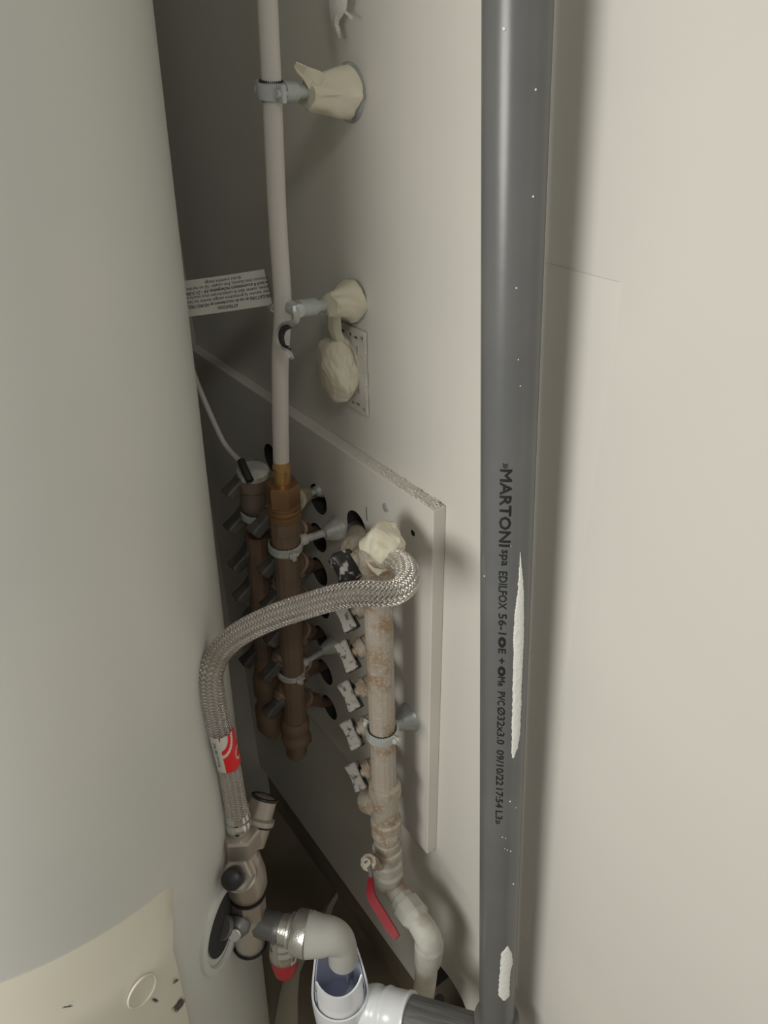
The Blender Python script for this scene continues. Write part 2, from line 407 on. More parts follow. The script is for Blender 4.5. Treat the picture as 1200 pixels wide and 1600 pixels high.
def coverpt(px, py, lift=0): return hit_cyl(px, py, TA, TB, TR + PC + lift)
cc = coverpt(223, 1551); t_, an_, _ = tcoord(cc)
ringpts = []
for k in range(49):
    a = 2 * math.pi * k / 48; ringpts.append(tpt(t_ + .0135 * math.sin(a), an_ + .0115 * math.cos(a) / (TR + PC), TR + PC + .0003))
obj('moulded_ring', tube(ringpts, .0009, 8, cap=False), M['cover'], cover)
def scuff(px, py, L_, W_, an, n=4):
    bm = bmesh.new()
    for i in range(n):
        a = an + random.uniform(-.25, .25); ox, oy = random.uniform(-W_, W_) * .6, random.uniform(-W_, W_) * .6
        pts = [(px + ox - math.cos(a) * L_ / 2, py + oy - math.sin(a) * L_ / 2), (px + ox + math.cos(a) * L_ * .1 - math.sin(a) * W_ * .5, py + oy + math.sin(a) * L_ * .1 + math.cos(a) * W_ * .5), (px + ox + math.cos(a) * L_ / 2, py + oy + math.sin(a) * L_ / 2), (px + ox + math.cos(a) * L_ * .1 + math.sin(a) * W_ * .5, py + oy + math.sin(a) * L_ * .1 - math.cos(a) * W_ * .5)]
        bm.faces.new([bm.verts.new(coverpt(x_, y_, .0005 + .0001 * i)) for x_, y_ in pts])
    obj('scuff_mark', bm, M['scuff'], cover, 0, label='small dark scuff in the cream plastic')
scuff(280, 1571, 26, 4, -.95, 6); scuff(275, 1533, 12, 2, -.8, 4); scuff(243, 1563, 10, 2.5, .4, 4); scuff(105, 1573, 20, 1.5, -.2, 4)
# collar, with a flat dark disc painting the recess shade, where the safety valve enters the tank
ec = tcoord(hit_cyl(347, 1455, TA, TB, TR)); print('EC', ec)
EN = Vector((math.cos(ec[1]), math.sin(ec[1]), 0)); EP = tpt(ec[0], ec[1], TR)
def tring(rx, rz, lift, n=48): return [tpt(ec[0] + rz * math.sin(2 * math.pi * k / n), ec[1] + rx * math.cos(2 * math.pi * k / n) / TR, TR + lift) for k in range(n + 1)]
ERX, ERZ = .036, .047
bm = bmesh.new(); n_ = 48; rr = [tring(ERX, ERZ, -.002), tring(ERX * .97, ERZ * .97, .003), tring(ERX * .88, ERZ * .88, .004), tring(ERX * .80, ERZ * .80, .0035), tring(ERX * .78, ERZ * .78, .0005)]
vs = [[bm.verts.new(p) for p in r[:-1]] for r in rr]
for a, b in zip(vs, vs[1:]):
    for k in range(n_): bm.faces.new((a[k], a[(k + 1) % n_], b[(k + 1) % n_], b[k]))
bmesh.ops.recalc_face_normals(bm, faces=bm.faces)
collar = obj('collar', bm, M['tank'], wh, 40, label='raised white rim around the valve opening')
bm = bmesh.new()
rg = [tring(ERX * .66, ERZ * .70, .0012), tring(ERX * .3, ERZ * .35, .0016)]
v0 = [[bm.verts.new(p + TAX * .004) for p in r[:-1]] for r in rg]
for k in range(n_): bm.faces.new((v0[0][k], v0[0][(k + 1) % n_], v0[1][(k + 1) % n_], v0[1][k]))
bm.faces.new(v0[1]); bmesh.ops.recalc_face_normals(bm, faces=bm.faces)
obj('opening_shade', bm, M['opening_slot_shade'], collar, 40, label='flat dark disc painted as shade in the opening')

# ------------------------------------------------------------------ grey vertical waste pipe
GO = .041
GA, GB = X(776, 1592, GO), X(809, 0, GO); gd = (GB - GA).normalized(); GT = GB + gd * .30; GR = .016
gp = thing('waste_pipe', 'long grey plastic pipe with black printing running up the wall', 'pipe', GA)
obj('pipe_body', between(GA - gd * .01, GT, [(0, GR), (1, GR)], 64), M['pvc'], gp)
_f, gs, gu = frame(gd)
cdir = (CAM - (GA + GB) / 2); cdir -= gd * cdir.dot(gd); cdir.normalize(); gside = gd.cross(cdir).normalized()   # gside: to the right in view?
if gside.dot(CR) < 0: gside = -gside
def gpt(s, a, r): c = GA + gd * s; return c + (cdir * math.cos(a) + gside * math.sin(a)) * r
def gcoord(px, py, r=GR):
    P = hit_cyl(px, py, GA, GB, r); s = (P - GA).dot(gd); v = P - GA - gd * s; return s, math.atan2(v.dot(gside), v.dot(cdir))
bm = bmesh.new()
segs = [('»', 724, 732, .006, 789.5, 0), ('MARTONI', 734, 854, .0092, 789.5, 0), ('spa', 859, 884, .0070, 786, .00012), ('EDILFOX', 893, 952, .0070, 785.5, 0), ('56-1', 959, 991, .0070, 785, 0), ('E', 1014, 1021, .0066, 784.5, 0), ('+', 1028, 1037, .0066, 784, 0), ('Me', 1058, 1072, .0066, 783.5, 0), ('PVC', 1081, 1102, .0068, 783, 0), ('Ø32x3.0', 1105, 1163, .0070, 782.5, .0), ('09/10/22', 1172, 1227, .0070, 781, 0), ('17:54', 1232, 1262, .0070, 780, 0), ('L3»', 1267, 1288, .0070, 779.5, 0)]
for s_, ya, yb, size, xm, bold in segs:
    c0_, a_c = gcoord(xm, (ya + yb) / 2); st = gcoord(xm, ya)[0]; sb = gcoord(xm, yb)[0]; L_ = st - sb
    me = text_mesh(s_, size, 0); copies = [me.copy() for _ in range(4)]; xs = [v.co.x for v in me.vertices]; ys = [v.co.y for v in me.vertices]
    w_ = max(xs) - min(xs); cx = (max(xs) + min(xs)) / 2; cy = (max(ys) + min(ys)) / 2; k = L_ / w_
    add_me(bm, me, lambda v: gpt((st + sb) / 2 - (v.x - cx) * k, a_c + (v.y - cy) / GR, GR + .00025))
    e_ = .00030 if s_ == 'MARTONI' else .00013
    for q_, (ox, oy) in enumerate(((e_, 0), (-e_, 0), (0, e_), (0, -e_))):
        add_me(bm, copies[q_], lambda v: gpt((st + sb) / 2 - (v.x - cx) * k + ox, a_c + (v.y - cy + oy) / GR, GR + .00022 - q_ * .00001))
for ya, yb, xm in ((995, 1012, 784.5), (1041, 1057, 783.7)):
    for (ra, rb, keep) in ((1, 1, 0),):
        st, ac = gcoord(xm, ya); sb = gcoord(xm, yb)[0]; mid = (st + sb) / 2; hl = (st - sb) / 2; n = 24
        o_ = [bm.verts.new(gpt(mid + hl * math.cos(2 * math.pi * k / n), ac + .0024 / GR * math.sin(2 * math.pi * k / n), GR + .00025)) for k in range(n)]
        i_ = [bm.verts.new(gpt(mid + hl * .35 * math.cos(2 * math.pi * k / n), ac + .0009 / GR * math.sin(2 * math.pi * k / n), GR + .00025)) for k in range(n)]
        for k in range(n): bm.faces.new((o_[k], o_[(k + 1) % n], i_[(k + 1) % n], i_[k]))
obj('printed_lettering', bm, M['print'], gp, 0, label='black printed lettering down the front of the pipe')
def smear(rows, name, lbl):
    bm = bmesh.new(); out = []; NC = 7
    ys = []
    for (ya, la, ra), (yb, lb, rb) in zip(rows, rows[1:]):
        n = max(1, int((yb - ya) / 2.5))
        for i in range(n): f = i / n; ys.append((ya + (yb - ya) * f, la + (lb - la) * f, ra + (rb - ra) * f))
    ys.append(rows[-1])
    for i, (y_, l_, r_) in enumerate(ys):
        l_ += random.uniform(-.7, .7) if r_ - l_ > 3 else 0; r_ += random.uniform(-.5, .5) if r_ - l_ > 3 else 0
        row = []
        for k in range(NC):
            s_, a_ = gcoord(l_ + (r_ - l_) * k / (NC - 1), y_)
            row.append(gpt(s_, a_, GR + (.0003 if 0 < k < NC - 1 else .00005) + .0003 * abs(noise.noise(Vector((k * 1.3, y_ * .25, 3))))))
        out.append([bm.verts.new(p) for p in row])
    for a, b in zip(out, out[1:]):
        for k in range(NC - 1): bm.faces.new((a[k], a[k + 1], b[k + 1], b[k]))
    bmesh.ops.recalc_face_normals(bm, faces=bm.faces)
    return obj(name, bm, M['smear'], gp, 60, label=lbl)
smear([(862, 812.5, 813), (885, 811.5, 815), (903, 810, 817), (930, 808, 818.5), (960, 804, 818.5), (1000, 802, 818), (1030, 802, 817), (1070, 801, 815), (1110, 800, 814), (1150, 799.5, 812), (1168, 799, 809), (1184, 800, 803)], 'paint_smear', 'long white paint streak on the right side')
smear([(1478, 793, 794), (1490, 783, 800), (1505, 782, 801), (1520, 781, 797), (1545, 779, 796), (1556, 779, 796), (1563, 786, 790)], 'paint_smear', 'short white paint dab near the foot')
bm = bmesh.new()
for px, py, r in [(757, 900, .0006), (798, 853, .0004), (833, 307, .0006), (807, 450, .0005), (788, 45, .0010), (810, 562, .0004), (790, 1310, .0005), (798, 1330, .0006), (785, 1308, .0005), (793, 1328, .0005), (802, 1381, .0008), (797, 1252, .0007), (806, 1262, .0004), (789, 1326, .0004), (813, 603, .0004), (837, 140, .0006)]:
    s_, a_ = gcoord(px, py); bmesh.ops.create_icosphere(bm, subdivisions=1, radius=r, matrix=Matrix.Translation(gpt(s_, a_, GR)))
obj('paint_specks', bm, M['smear'], gp)['kind'] = 'stuff'

# ------------------------------------------------------------------ clamps with cone rosettes
def ring_band(bm, c, ax, r0, r1, h, seg=40, a0=0, a1=2 * math.pi, ref=None):
    r0 *= RSC; r1 *= RSC; d, s, u = frame(ax, ref); n = seg; full = abs(a1 - a0) > 6.2
    cols = []
    for k in range(n + (0 if full else 1)):
        an = a0 + (a1 - a0) * k / n; e = s * math.cos(an) + u * math.sin(an)
        cols.append([bm.verts.new(c + e * r + d * t) for r, t in ((r0, -h / 2), (r1, -h / 2 * .8), (r1 + (r1 - r0) * .15, 0), (r1, h / 2 * .8), (r0, h / 2))])
    m = len(cols)
    for k in range(m if full else m - 1):
        a, b = cols[k], cols[(k + 1) % m]
        for j in range(5): bm.faces.new((a[j], a[(j + 1) % 5], b[(j + 1) % 5], b[j]))
    if not full: bm.faces.new(cols[0]); bm.faces.new(cols[-1][::-1])
    bmesh.ops.recalc_face_normals(bm, faces=bm.faces); return bm
def clamp(name, label, c, axis, rin, wallp, rr, m, coneh, rodr=.0035, h=.009, lining=True, band=True, rosette_m=None, slv=.006, group=None):
    """c centre on the pipe, wallp rosette centre on the wall (normal -x)"""
    c, wallp = Vector(c), Vector(wallp)
    t = thing(name, label, 'pipe clamp', wallp, group)
    d = (wallp - c).normalized()
    if band:
        obj('clamp_ring', ring_band(bmesh.new(), c, axis, rin + .0006, rin + .0028, h), m, t, 50)
        if lining:
            bm = bmesh.new(); ring_band(bm, c, axis, rin - .0002, rin + .0008, h * 1.12)
            dd, s, u = frame(axis)
            for k in range(36):
                an = 2 * math.pi * k / 36; e = s * math.cos(an) + u * math.sin(an); box(c + e * (rin + .0005) + dd * h * .56, .0014, .0006, .0012, ax=(e, dd.cross(e), dd), bm=bm)
            obj('rubber_lining', bm, M['rubber'], t, 50)
        dd = Vector(axis).normalized(); side = dd.cross(d).normalized()
        for sg in (1, -1):
            q = c + side * sg * (rin + .0045) ; bm = box(q, .007, .004, h, ax=(side, d, dd), bev=.0006, seg=1)
            e = obj('clamp_ear', bm, m, t)
            obj('clamp_screw', lat(q - d * .004, d, [(0, .0026), (.002, .0028), (.002, .0016), (.009, .0016)], 14), m, e)
    else: pass
    st = c + d * (rin + .002); en = wallp - d * coneh
    L_ = (en - st).length
    obj('threaded_rod', lat(st, d, [(0, rodr * 1.5), (slv, rodr * 1.5), (slv, rodr), (L_ + .004, rodr)], 20), m, t)
    r0 = rodr * 1.5
    obj('cone_rosette', lat(wallp + PX * 0, (-1, 0, 0), [(0, rr), (.001, rr), (.0022, rr * .93), (coneh * .75, r0 * 1.5), (coneh, r0)], 40), rosette_m or m, t, 40)
    return t
CLG = None
# ------------------------------------------------------------------ white pipe
WO_ = .064
wpts = [D(414, -160, .42)] + [X(a, b, WO_) for a, b in ((418, 0), (425, 145), (433, 330), (440, 440), (442, 490), (438, 560), (438, 640), (439, 700), (440, 738))]
wpts[0] = wpts[1] + (wpts[1] - wpts[2]).normalized() * .12
wp = thing('white_pipe', 'slightly bent white water pipe dropping into the brass nut of the middle manifold', 'pipe', wpts[-1])
obj('pipe_body', tube(spline(wpts, 8), lambda t: .0061 + .0010 * t, 28), M['white_pipe'], wp)
def on2(px, py): return X(px, py, .068)
# brass compression joint
a, b = on2(440, 728), on2(441, 760)
obj('brass_sleeve', between(a, b, [(0, .0078), (.12, .0080), (.15, .0074), (.85, .0076), (1, .0084)], 32), M['brass'], wp)

# ------------------------------------------------------------------ manifolds
def handle_bar(c, ldir, fdir, L_, W_, T_, m, parent, lbl=None):
    ldir = Vector(ldir).normalized(); fdir = Vector(fdir); fdir = (fdir - ldir * fdir.dot(ldir)).normalized(); sd = ldir.cross(fdir)
    bm = box((0, 0, 0), L_, W_, T_, bev=min(W_, T_) * .22, seg=3)
    bmesh.ops.subdivide_edges(bm, edges=[e for e in bm.edges if e.calc_length() > L_ * .4], cuts=6)
    for v in bm.verts:
        f = (v.co.x / L_ + .5); k = 1 - .18 * math.sin(math.pi * f); v.co.y *= k
        v.co.z += T_ * .18 * math.cos(math.pi * f * 2) * .3
    two = m is M['greyhandle']
    if two:
        bm.normal_update()
        for f in bm.faces: f.material_index = 0 if f.normal.z > .35 else 1
    mt = Matrix((ldir, sd, fdir)).transposed()
    for v in bm.verts: v.co = mt @ v.co + Vector(c)
    if two: return obj('handle', bm, m, parent, 50, label='black handle crusted with grey plaster', mats=[m, M['blackdust']])
    return obj('handle', bm, m, parent, 50, label=lbl)
def outlet(parent, bar, hc, hole, body_m, hm, ldir, L_=.030, W_=.012, T_=.010, r=.0085, fdir=(-1, 0, 0), lbl=None):
    """small lever valve: body beside the bar, handle in front, stub into the hole in the board"""
    bar, hc = Vector(bar), Vector(hc)
    bc = Vector((bar.x + .004, (bar.y + hc.y) / 2 + .010, (bar.z + hc.z) / 2))
    d = (bc - hc).normalized()
    bm = lat(hc + d * .004, d, [(0, .0045), (.004, .0045), (.004, r * .8), (.008, r * .85), (.0085, r * 1.02), (.012, r * 1.02), (.0125, r * .9), ((bc - hc).length + .006, r)], 20)
    dd = (bc - bar); lathe(bm, bar, dd, [(0, r * .75), (dd.length, r * .8)], 16)
    if hole is not None:
        hv = Vector(hole) + Vector((.03, 0, 0)); st = bc + Vector((.002, 0, 0)); dd = (hv - st)
        hq_ = Vector(hole) + Vector((0, .007, .004)); tube(spline([st, st + Vector((.012, .002, 0)), hq_ + Vector((-.004, 0, 0)), hq_ + Vector((.03, 0, 0))], 5), r * .55, 14, bm=bm)
        lathe(bm, st + Vector((.008, 0.001, 0)), (1, .15, 0), [(0, r * .95), (.006, r * .95)], 6)
    bmesh.ops.recalc_face_normals(bm, faces=bm.faces)
    v = obj('valve', bm, body_m, parent, 40)
    handle_bar(hc, ldir, (-.62, -.55, .55) if hm is M['greyhandle'] else fdir, L_, W_, T_, hm, v, lbl)
    return v
# --- front manifold
MO = .053
def m1(px, py): return X(px, py, MO)
A1, B1 = m1(588, 862), m1(601, 1248)
mf = thing('manifold', 'front brass manifold splashed with white paint and carrying grey plastered handles', 'manifold', m1(604, 1375))
R1 = .0118
bm = between(A1, B1, [(0, R1), (1, R1)], 16, rot=.2); obj('bar', bm, M['bare'], mf, 20)
b0 = (A1 - B1).normalized()
obj('end_cap', lat(A1 - b0 * .016, b0, [(0, R1), (.001, .0142), (.016, .0142), (.017, .0135), (.022, .0135)], 12), M['bare'], mf, 30)
hol = X(557, 823, BT)
# first valve with black handle, its elbow disappears into the hole in the board
H1 = [(541, 887), (541, 962), (544, 1025), (548, 1087), (551, 1147), (558, 1213)]
for i, (hx, hy) in enumerate(H1):
    P = Vector(hit_cyl(hx, hy, Vector((0, .432, 0)), Vector((0, .432, 1)), 0.0001))
    d_ = ray(hx, hy); P = CAM + d_ * (.432 / d_.y)
    tz = (A1.z - P.z - .012) / (A1.z - B1.z); bar = A1.lerp(B1, max(.03, min(.97, tz)))
    ld = (-.05, -.78, -.55)
    outlet(mf, bar, P, (Vector((-.004, P.y + .02, P.z + .01)) if i else None), M['dusty'], M['blackdust'] if i == 0 else M['greyhandle'], ld, .027 if i else .026, .0135 if i else .017, .0125 if i else .018, r=.0102, lbl='black plastic handle spotted with white paint' if i == 0 else None)
bm = tube(spline([m1(572, 905) + Vector((0, .012, 0)), m1(562, 880) + Vector((.006, .022, .0)), X(559, 850, .035) , X(558, 835, .018), X(557, 823, -.01)], 6), .0088, 20)
obj('top_elbow', bm, M['dusty'], mf, 60)
obj('elbow_liner', lat(X(558, 838, .02), X(557, 821, 0) - X(558, 838, .02), [(0, .0094), (.022, .0094)], 20), M['steelgrey'], mf)
# tee and lower fittings
def seg1(name, pa, pb, prof, m, n=32, o1=MO, o2=MO, jit=.03): return obj(name, between(X(*pa, o1), X(*pb, o2), prof, n, jit=jit), m, mf, 40)
seg1('tee', (601, 1222), (604, 1302), [(0, .0124), (.02, .0152), (.14, .0158), (.20, .0152), (.22, .0128), (.34, .0126), (.62, .0126), (.68, .0128), (.70, .0150), (.80, .0152), (.82, .0136), (.87, .0136), (.89, .0148), (.98, .0148), (1, .012)], M['dusty'])
a = X(602, 1258, MO); bm = lat(a, X(566, 1246, .060) - a, [(0, .0110), (.014, .0112), (.015, .0132), (.025, .0134), (.029, .011), (.030, .004)], 28, jit=.04); obj('side_plug', bm, M['dusty'], mf, 40)
seg1('nipple', (604, 1296), (606, 1345), [(0, .0112), (.3, .0115), (.32, .0128), (.5, .0130), (.52, .0112), (1, .0112)], M['dusty'])
seg1('ball_valve', (605, 1322), (607, 1384), [(0, .0125), (.02, .0150), (.16, .0150), (.2, .0128), (.30, .0128), (.33, .0152), (.47, .0154), (.5, .0132), (.56, .0132), (.60, .0156), (.80, .0156), (.86, .0140), (.95, .0128), (1, .007)], M['overpaint2'], jit=.02)
hb = D(575, 1348, .745)
hubs = X(603, 1350, MO)
bm = lat(hubs, hb - hubs, [(0, .0072), ((hb - hubs).length * .7, .0065), ((hb - hubs).length * .75, .0082), ((hb - hubs).length, .0082), ((hb - hubs).length + .001, .0045), ((hb - hubs).length + .005, .0045)], 9, jit=.25); hub = obj('lever_hub', bm, M['dusty'], mf, 30)
# red lever
LV = [D(571, 1345, .742), D(577, 1357, .740), D(580, 1372, .737), D(579, 1388, .732), D(582, 1404, .727), D(596, 1427, .719), D(610, 1450, .711), D(621, 1465, .706)]
def strip(path, wfun, th, sdir):
    rows = []
    for i, p in enumerate(path):
        w_ = wfun(i / (len(path) - 1)); t = (path[min(i + 1, len(path) - 1)] - path[max(i - 1, 0)]).normalized(); s = Vector(sdir); s = (s - t * s.dot(t)).normalized()
        rows.append([p - s * w_ / 2, p - s * w_ / 4 , p, p + s * w_ / 4, p + s * w_ / 2])
    return sheet(rows, th)
sd = (-CF).cross(LV[-1] - LV[3]).normalized()
pm = spline(LV[:4], 4)
lever = obj('lever', strip(pm, lambda t: .0034, .0020, sd), M['zincdark'], mf, 40, label='bare steel neck of the lever')
bm = strip(spline(LV[2:], 5), lambda t: .0035 + .0048 * min(1, t * 3) - .003 * max(0, t - .85) / .15, .0042, sd)
obj('lever_sleeve', bm, M['redvinyl'], lever, 50, label='dark red vinyl sleeve')
# horizontal run and elbow to the white pipe
run = [(606, 1374), (616, 1388), (626, 1402), (641, 1420), (655, 1440), (667, 1462)]
rp = [X(a, b, .052) for a, b in run]
seq = [(rp[0], rp[2], [(0, .0088), (.12, .0092), (.16, .0104), (.34, .0104), (.38, .0088), (.5, .0086), (.54, .0110), (.9, .0112), (1, .0106)]),
       (rp[2], rp[4], [(0, .0106), (.05, .0126), (.28, .0130), (.32, .0154), (.80, .0154), (.86, .0138), (1, .0118)])]
for a, b, pf in seq: obj('union', between(a, b, pf, 28 if pf[0][1] < .009 else 8, jit=.02), M['overpaint2'] if pf[0][1] < .009 else M['overpaint'], mf, 30)
obj('seal_ring', ring_band(bmesh.new(), X(650, 1434, .052), rp[4] - rp[3], .0105, .0126, .0022), M['rubber'], mf, 50)
ep = [X(652, 1437, .052), X(662, 1452, .052), X(670, 1468, .052), X(670, 1482, .052), X(668.5, 1500, .052)]
bm = tube(spline(ep, 8), lambda t: .0122 + (.0015 if t > .62 else 0) + .001 * math.sin(t * 3), 32); obj('elbow', bm, M['overpaint'], mf, 50)
fp = [X(668.5, 1492, .052), X(663, 1545, .052), X(655, 1600, .052), X(650, 1650, .052)]
_d = (fp[2] - fp[1]).normalized(); fp[-1] = fp[2] + _d * ((FZ - fp[2].z) / _d.z)
dr = thing('supply_pipe', 'white pipe going down from the painted elbow into the notch in the wall foot', 'pipe', fp[-1])
obj('pipe_body', tube(spline(fp, 8), .0116, 32), mat('cream_pipe', (.68, .66, .56), .5, c2=(.62, .60, .52), scale=40, bump=.1), dr)
obj('pipe_body', tube(spline([fp[1] + Vector((.01, -.014, -.01)), fp[2] + Vector((.014, -.016, 0)), fp[3] + Vector((.014, -.016, 0))], 8), .0055, 16), M['rubber'], dr, label='thin black sleeve beside the white pipe')

# --- middle manifold
mm_ = thing('manifold', 'dark brown manifold under the white pipe in the middle of the three', 'manifold', on2(463, 1175))
A2, B2 = on2(441, 752), on2(462, 1140)
b2 = (B2 - A2).normalized()
obj('bar', between(A2.lerp(B2, .16), B2, [(0, .0130), (.05, .0130), (.06, .0118), (1, .0118)], 14), M['copper'], mm_, 20)
obj('union_nut', between(on2(441, 753), on2(443, 786), [(0, .010), (.02, .0145), (.1, .0152), (.95, .0152), (1, .0135)], 6, rot=.35), M['brassdull'], mm_, 20)
obj('union_thread', between(on2(443, 784), on2(444, 806), [(0, .0135), (.05, .0150), (.18, .0150), (.22, .0143), (.3, .0143), (.34, .0152), (.5, .0152), (.54, .0144), (.6, .0144), (.64, .0156), (.95, .0156), (1, .013)], 36), M['brassdull'], mm_, 30)
obj('end_fitting', between(on2(444, 804), on2(446, 838), [(0, .0140), (.7, .0136), (.75, .0128), (1, .0128)], 10), M['copper'], mm_, 20)
HC2 = [(410, 817), (424, 880), (427, 935), (432, 990), (425, 1046), (430, 1103)]
hz = [781, 838, 890, 943, 996, 1048, 1103]
for i in range(7):
    py = hz[i] + 8; bar = on2(446 + (py - 790) * .052, py)
    if i < 6:
        d_ = ray(*HC2[i]); P = CAM + d_ * ((bar.y + .012) / d_.y)
    else: P = bar + Vector((-.01, .03, -.008))
    if i == 0:
        bar = on2(446, 800)
    outlet(mm_, bar, P, X(*HOLES2[i], BT), M['dusty'] if i < 1 else M['copper'], M['darkhandle'], (-.75, .05, -.62), .026, .0135, .0115, r=.0105)
    # visible flange between bar and hole
    st = bar + Vector((.014, .014, 0)); hq = X(*HOLES2[i], BT) + Vector((0, .008, .004))
    obj('outlet_flange', lat(st, hq - st, [(0, .0095), (.004, .0098), (.005, .0122), (.009, .0118), (.010, .0090), ((hq - st).length * .6, .0075)], 24, jit=.05), M['copper'] if i else M['dusty'], mm_, 40)
obj('end_tee', between(on2(461, 1122), on2(464, 1178), [(0, .0125), (.08, .0155), (.22, .0155), (.28, .0138), (.38, .0142), (.42, .0158), (.55, .0158), (.6, .0130), (.95, .0120), (1, .006)], 28, jit=.05), M['copper'], mm_, 40)
a = on2(462, 1150); obj('drain_plug', lat(a, X(488, 1158, .04) - a, [(0, .0095), (.012, .0095), (.013, .0115), (.022, .0115), (.024, .008)], 8, jit=.1), M['copper'], mm_, 30)
# --- far manifold
def on3(px, py): return X(px, py, .078)
m3 = thing('manifold', 'dark far manifold nearest the water heater with a black probe on its top', 'manifold', on3(424, 1150))
A3, B3 = on3(397, 742), on3(419, 1110)
obj('bar', between(A3.lerp(B3, .2), B3, [(0, .0118), (1, .0118)], 14), M['copper'], m3, 20)
obj('end_fitting', between(on3(395, 742), on3(401, 822), [(0, .0150), (.2, .0152), (.24, .0132), (.42, .0128), (.46, .0138), (.75, .0120), (1, .0118)], 24), M['copper'], m3, 35)
obj('white_cap', between(on3(395, 733), on3(395.5, 745), [(0, .0125), (.1, .0142), (1, .0142)], 32), M['zincpaint'], m3, 40, label='pale disc on the top end')
for i, (hx, hy) in enumerate([(372, 757), (374, 811), (380, 871), (386, 920), (383, 972), (395, 1022)]):
    bar = on3(398 + (hy - 760) * .06, hy - 8); d_ = ray(hx, hy); P = CAM + d_ * ((bar.y + .004) / d_.y)
    outlet(m3, bar, P, None, M['copper'], M['darkhandle'], (-.75, .05, -.62), .029, .0145, .0115, r=.0095)
obj('end_tee', between(on3(415, 1050), on3(426, 1145), [(0, .0125), (.05, .0150), (.3, .0150), (.36, .0132), (.5, .0135), (.55, .0165), (.85, .0165), (1, .009)], 24, jit=.08), M['copper'], m3, 40)
a = on3(420, 1090); obj('drain_plug', lat(a, X(446, 1110, .05) - a, [(0, .0095), (.02, .0095), (.021, .0125), (.03, .012)], 8, jit=.1), M['copper'], m3, 30)

# clamps
wax = (wpts[2] - wpts[3]).normalized()
clamp('pipe_clamp', 'galvanised clamp closed around the white pipe near the top, cone wrapped in tape', X(424, 143, WO_), wax, .0064, X(547, 145, 0), .0188, M['zinc'], .022, .0042, .0105, slv=.010)
c2p = clamp('pipe_clamp', 'opened galvanised clamp hanging loose beside the white pipe above the socket frame', X(459, 483, .060), wax, .002, X(552, 471, 0), .0175, M['zinc'], .022, .0044, .010, band=False, slv=.016)
hc = X(461, 483, .066)
obj('clamp_ear', lat(hc - PY * .006, (0, 1, 0), [(0, .005), (.012, .005)], 16), M['zinc'], c2p)
obj('clamp_screw', lat(X(424, 480, .058), PY * -1, [(0, .003), (.004, .003), (.004, .002), (.012, .002)], 12), M['zinc'], c2p)
sw = [X(a, b, .074) for a, b in ((462, 480), (464, 492), (461, 503), (450, 506), (441, 510), (436, 522), (437, 536), (443, 545), (451, 549), (455, 560))]
def bandstrip(px, wv, th, off):
    path = spline(px, 5); rows = []
    for p in path: rows.append([p - wv * .5, p - wv * .2, p + wv * .2, p + wv * .5])
    return sheet(rows, th)
wv = CF * .007 + CR * .0018
obj('open_half', bandstrip(sw, wv, .0021, 0), M['zinc'], c2p, 60)
sr = [X(a, b, .073) for a, b in ((452, 510), (444, 514), (440, 523), (441, 534), (446, 542), (452, 545))]
bm = bandstrip(sr, wv * 1.05, .0014, 0)
for p in spline(sr, 4): box(p + Vector((0, .0, .0)) - wv * .5 + (X(456, 526, .073) - p).normalized() * .0012, .0016, .0012, .0008, bm=bm)
obj('rubber_lining', bm, M['rubber'], c2p, 60)
clamp('pipe_clamp', 'pale clamp on the upper part of the middle manifold with a slim rod', on2(446, 852), -b2, .0130, X(531, 825, BT), .0125, M['zincpaint'], .017, .0036, .0085)
clamp('pipe_clamp', 'pale clamp on the lower part of the middle manifold', on2(455, 1048), -b2, .0120, Vector((-BT, on2(455, 1048).y + .004, on2(455, 1048).z + .004)), .0108, M['zincpaint'], .016, .0030, .0080)
clamp('pipe_clamp', 'toothed clamp low on the front manifold with a shiny cone on the board', m1(597, 1143), b0, .0122, X(641, 1120, BT), .0145, M['zincpaint'], .018, .0034, .0095, rosette_m=M['zinc'])
clamp('pipe_clamp', 'dark clamp near the top of the far manifold', on3(402, 800), (A3 - B3).normalized(), .0128, Vector((0, on3(402, 800).y, on3(402, 800).z)), .0108, M['zincpaint'], .016, .0030, .0075)

# ------------------------------------------------------------------ sensor cable and paper flag
cb = [D(262, 380, .66), D(268, 450, .66), D(283, 520, .665), D(305, 590, .67), D(330, 650, .68), D(352, 695, .69), D(377, 723, (A3 - CAM).dot(CF) - .012)]
sc = thing('sensor_cable', 'thin pale cable running from behind the water heater to the far manifold', 'cable', cb[-1])
obj('sheath', tube(spline(cb, 8), .0024, 14), M['cable'], sc)
d3 = (A3 - CAM).dot(CF)
obj('black_probe', tube(spline([cb[-1] + Vector((0, 0, .002)), D(383, 735, d3 - .018), D(391, 752, d3 - .021)], 6), .0036, 14), M['black'], sc, label='black probe end clipped to the manifold top')
lc = [D(272, 441, .655), D(412.5, 420.5, .645), D(425.5, 476, .650), D(280, 497, .660)]
pl = thing('paper_flag', 'white paper notice with upside-down French warning text sticking out beside the white pipe', 'label', lc[3])
rows = []
for i in range(7):
    f = i / 6; a, b = lc[0].lerp(lc[3], f), lc[1].lerp(lc[2], f)
    rows.append([a.lerp(b, k / 10) + CF * (.0012 * math.sin(k / 10 * 3.1)) for k in range(11)])
obj('paper', sheet(rows, .0003), M['paper'], pl, 60)
lines = ['ATTENTION!', 'OBLIGATOIRE en cas de raccordement en HEURES CREUSES', 'pour assurer la protection antigel durant les heures', 'pleines, insérer dans le compartiment situé sous la carte', 'de bord 8 accumulateurs rechargeables AA 1,2V 2100mAh', 'minimum (non fournis). Puis coupler 1à5 en marche lors', 'de leur première charge']
bm = bmesh.new()
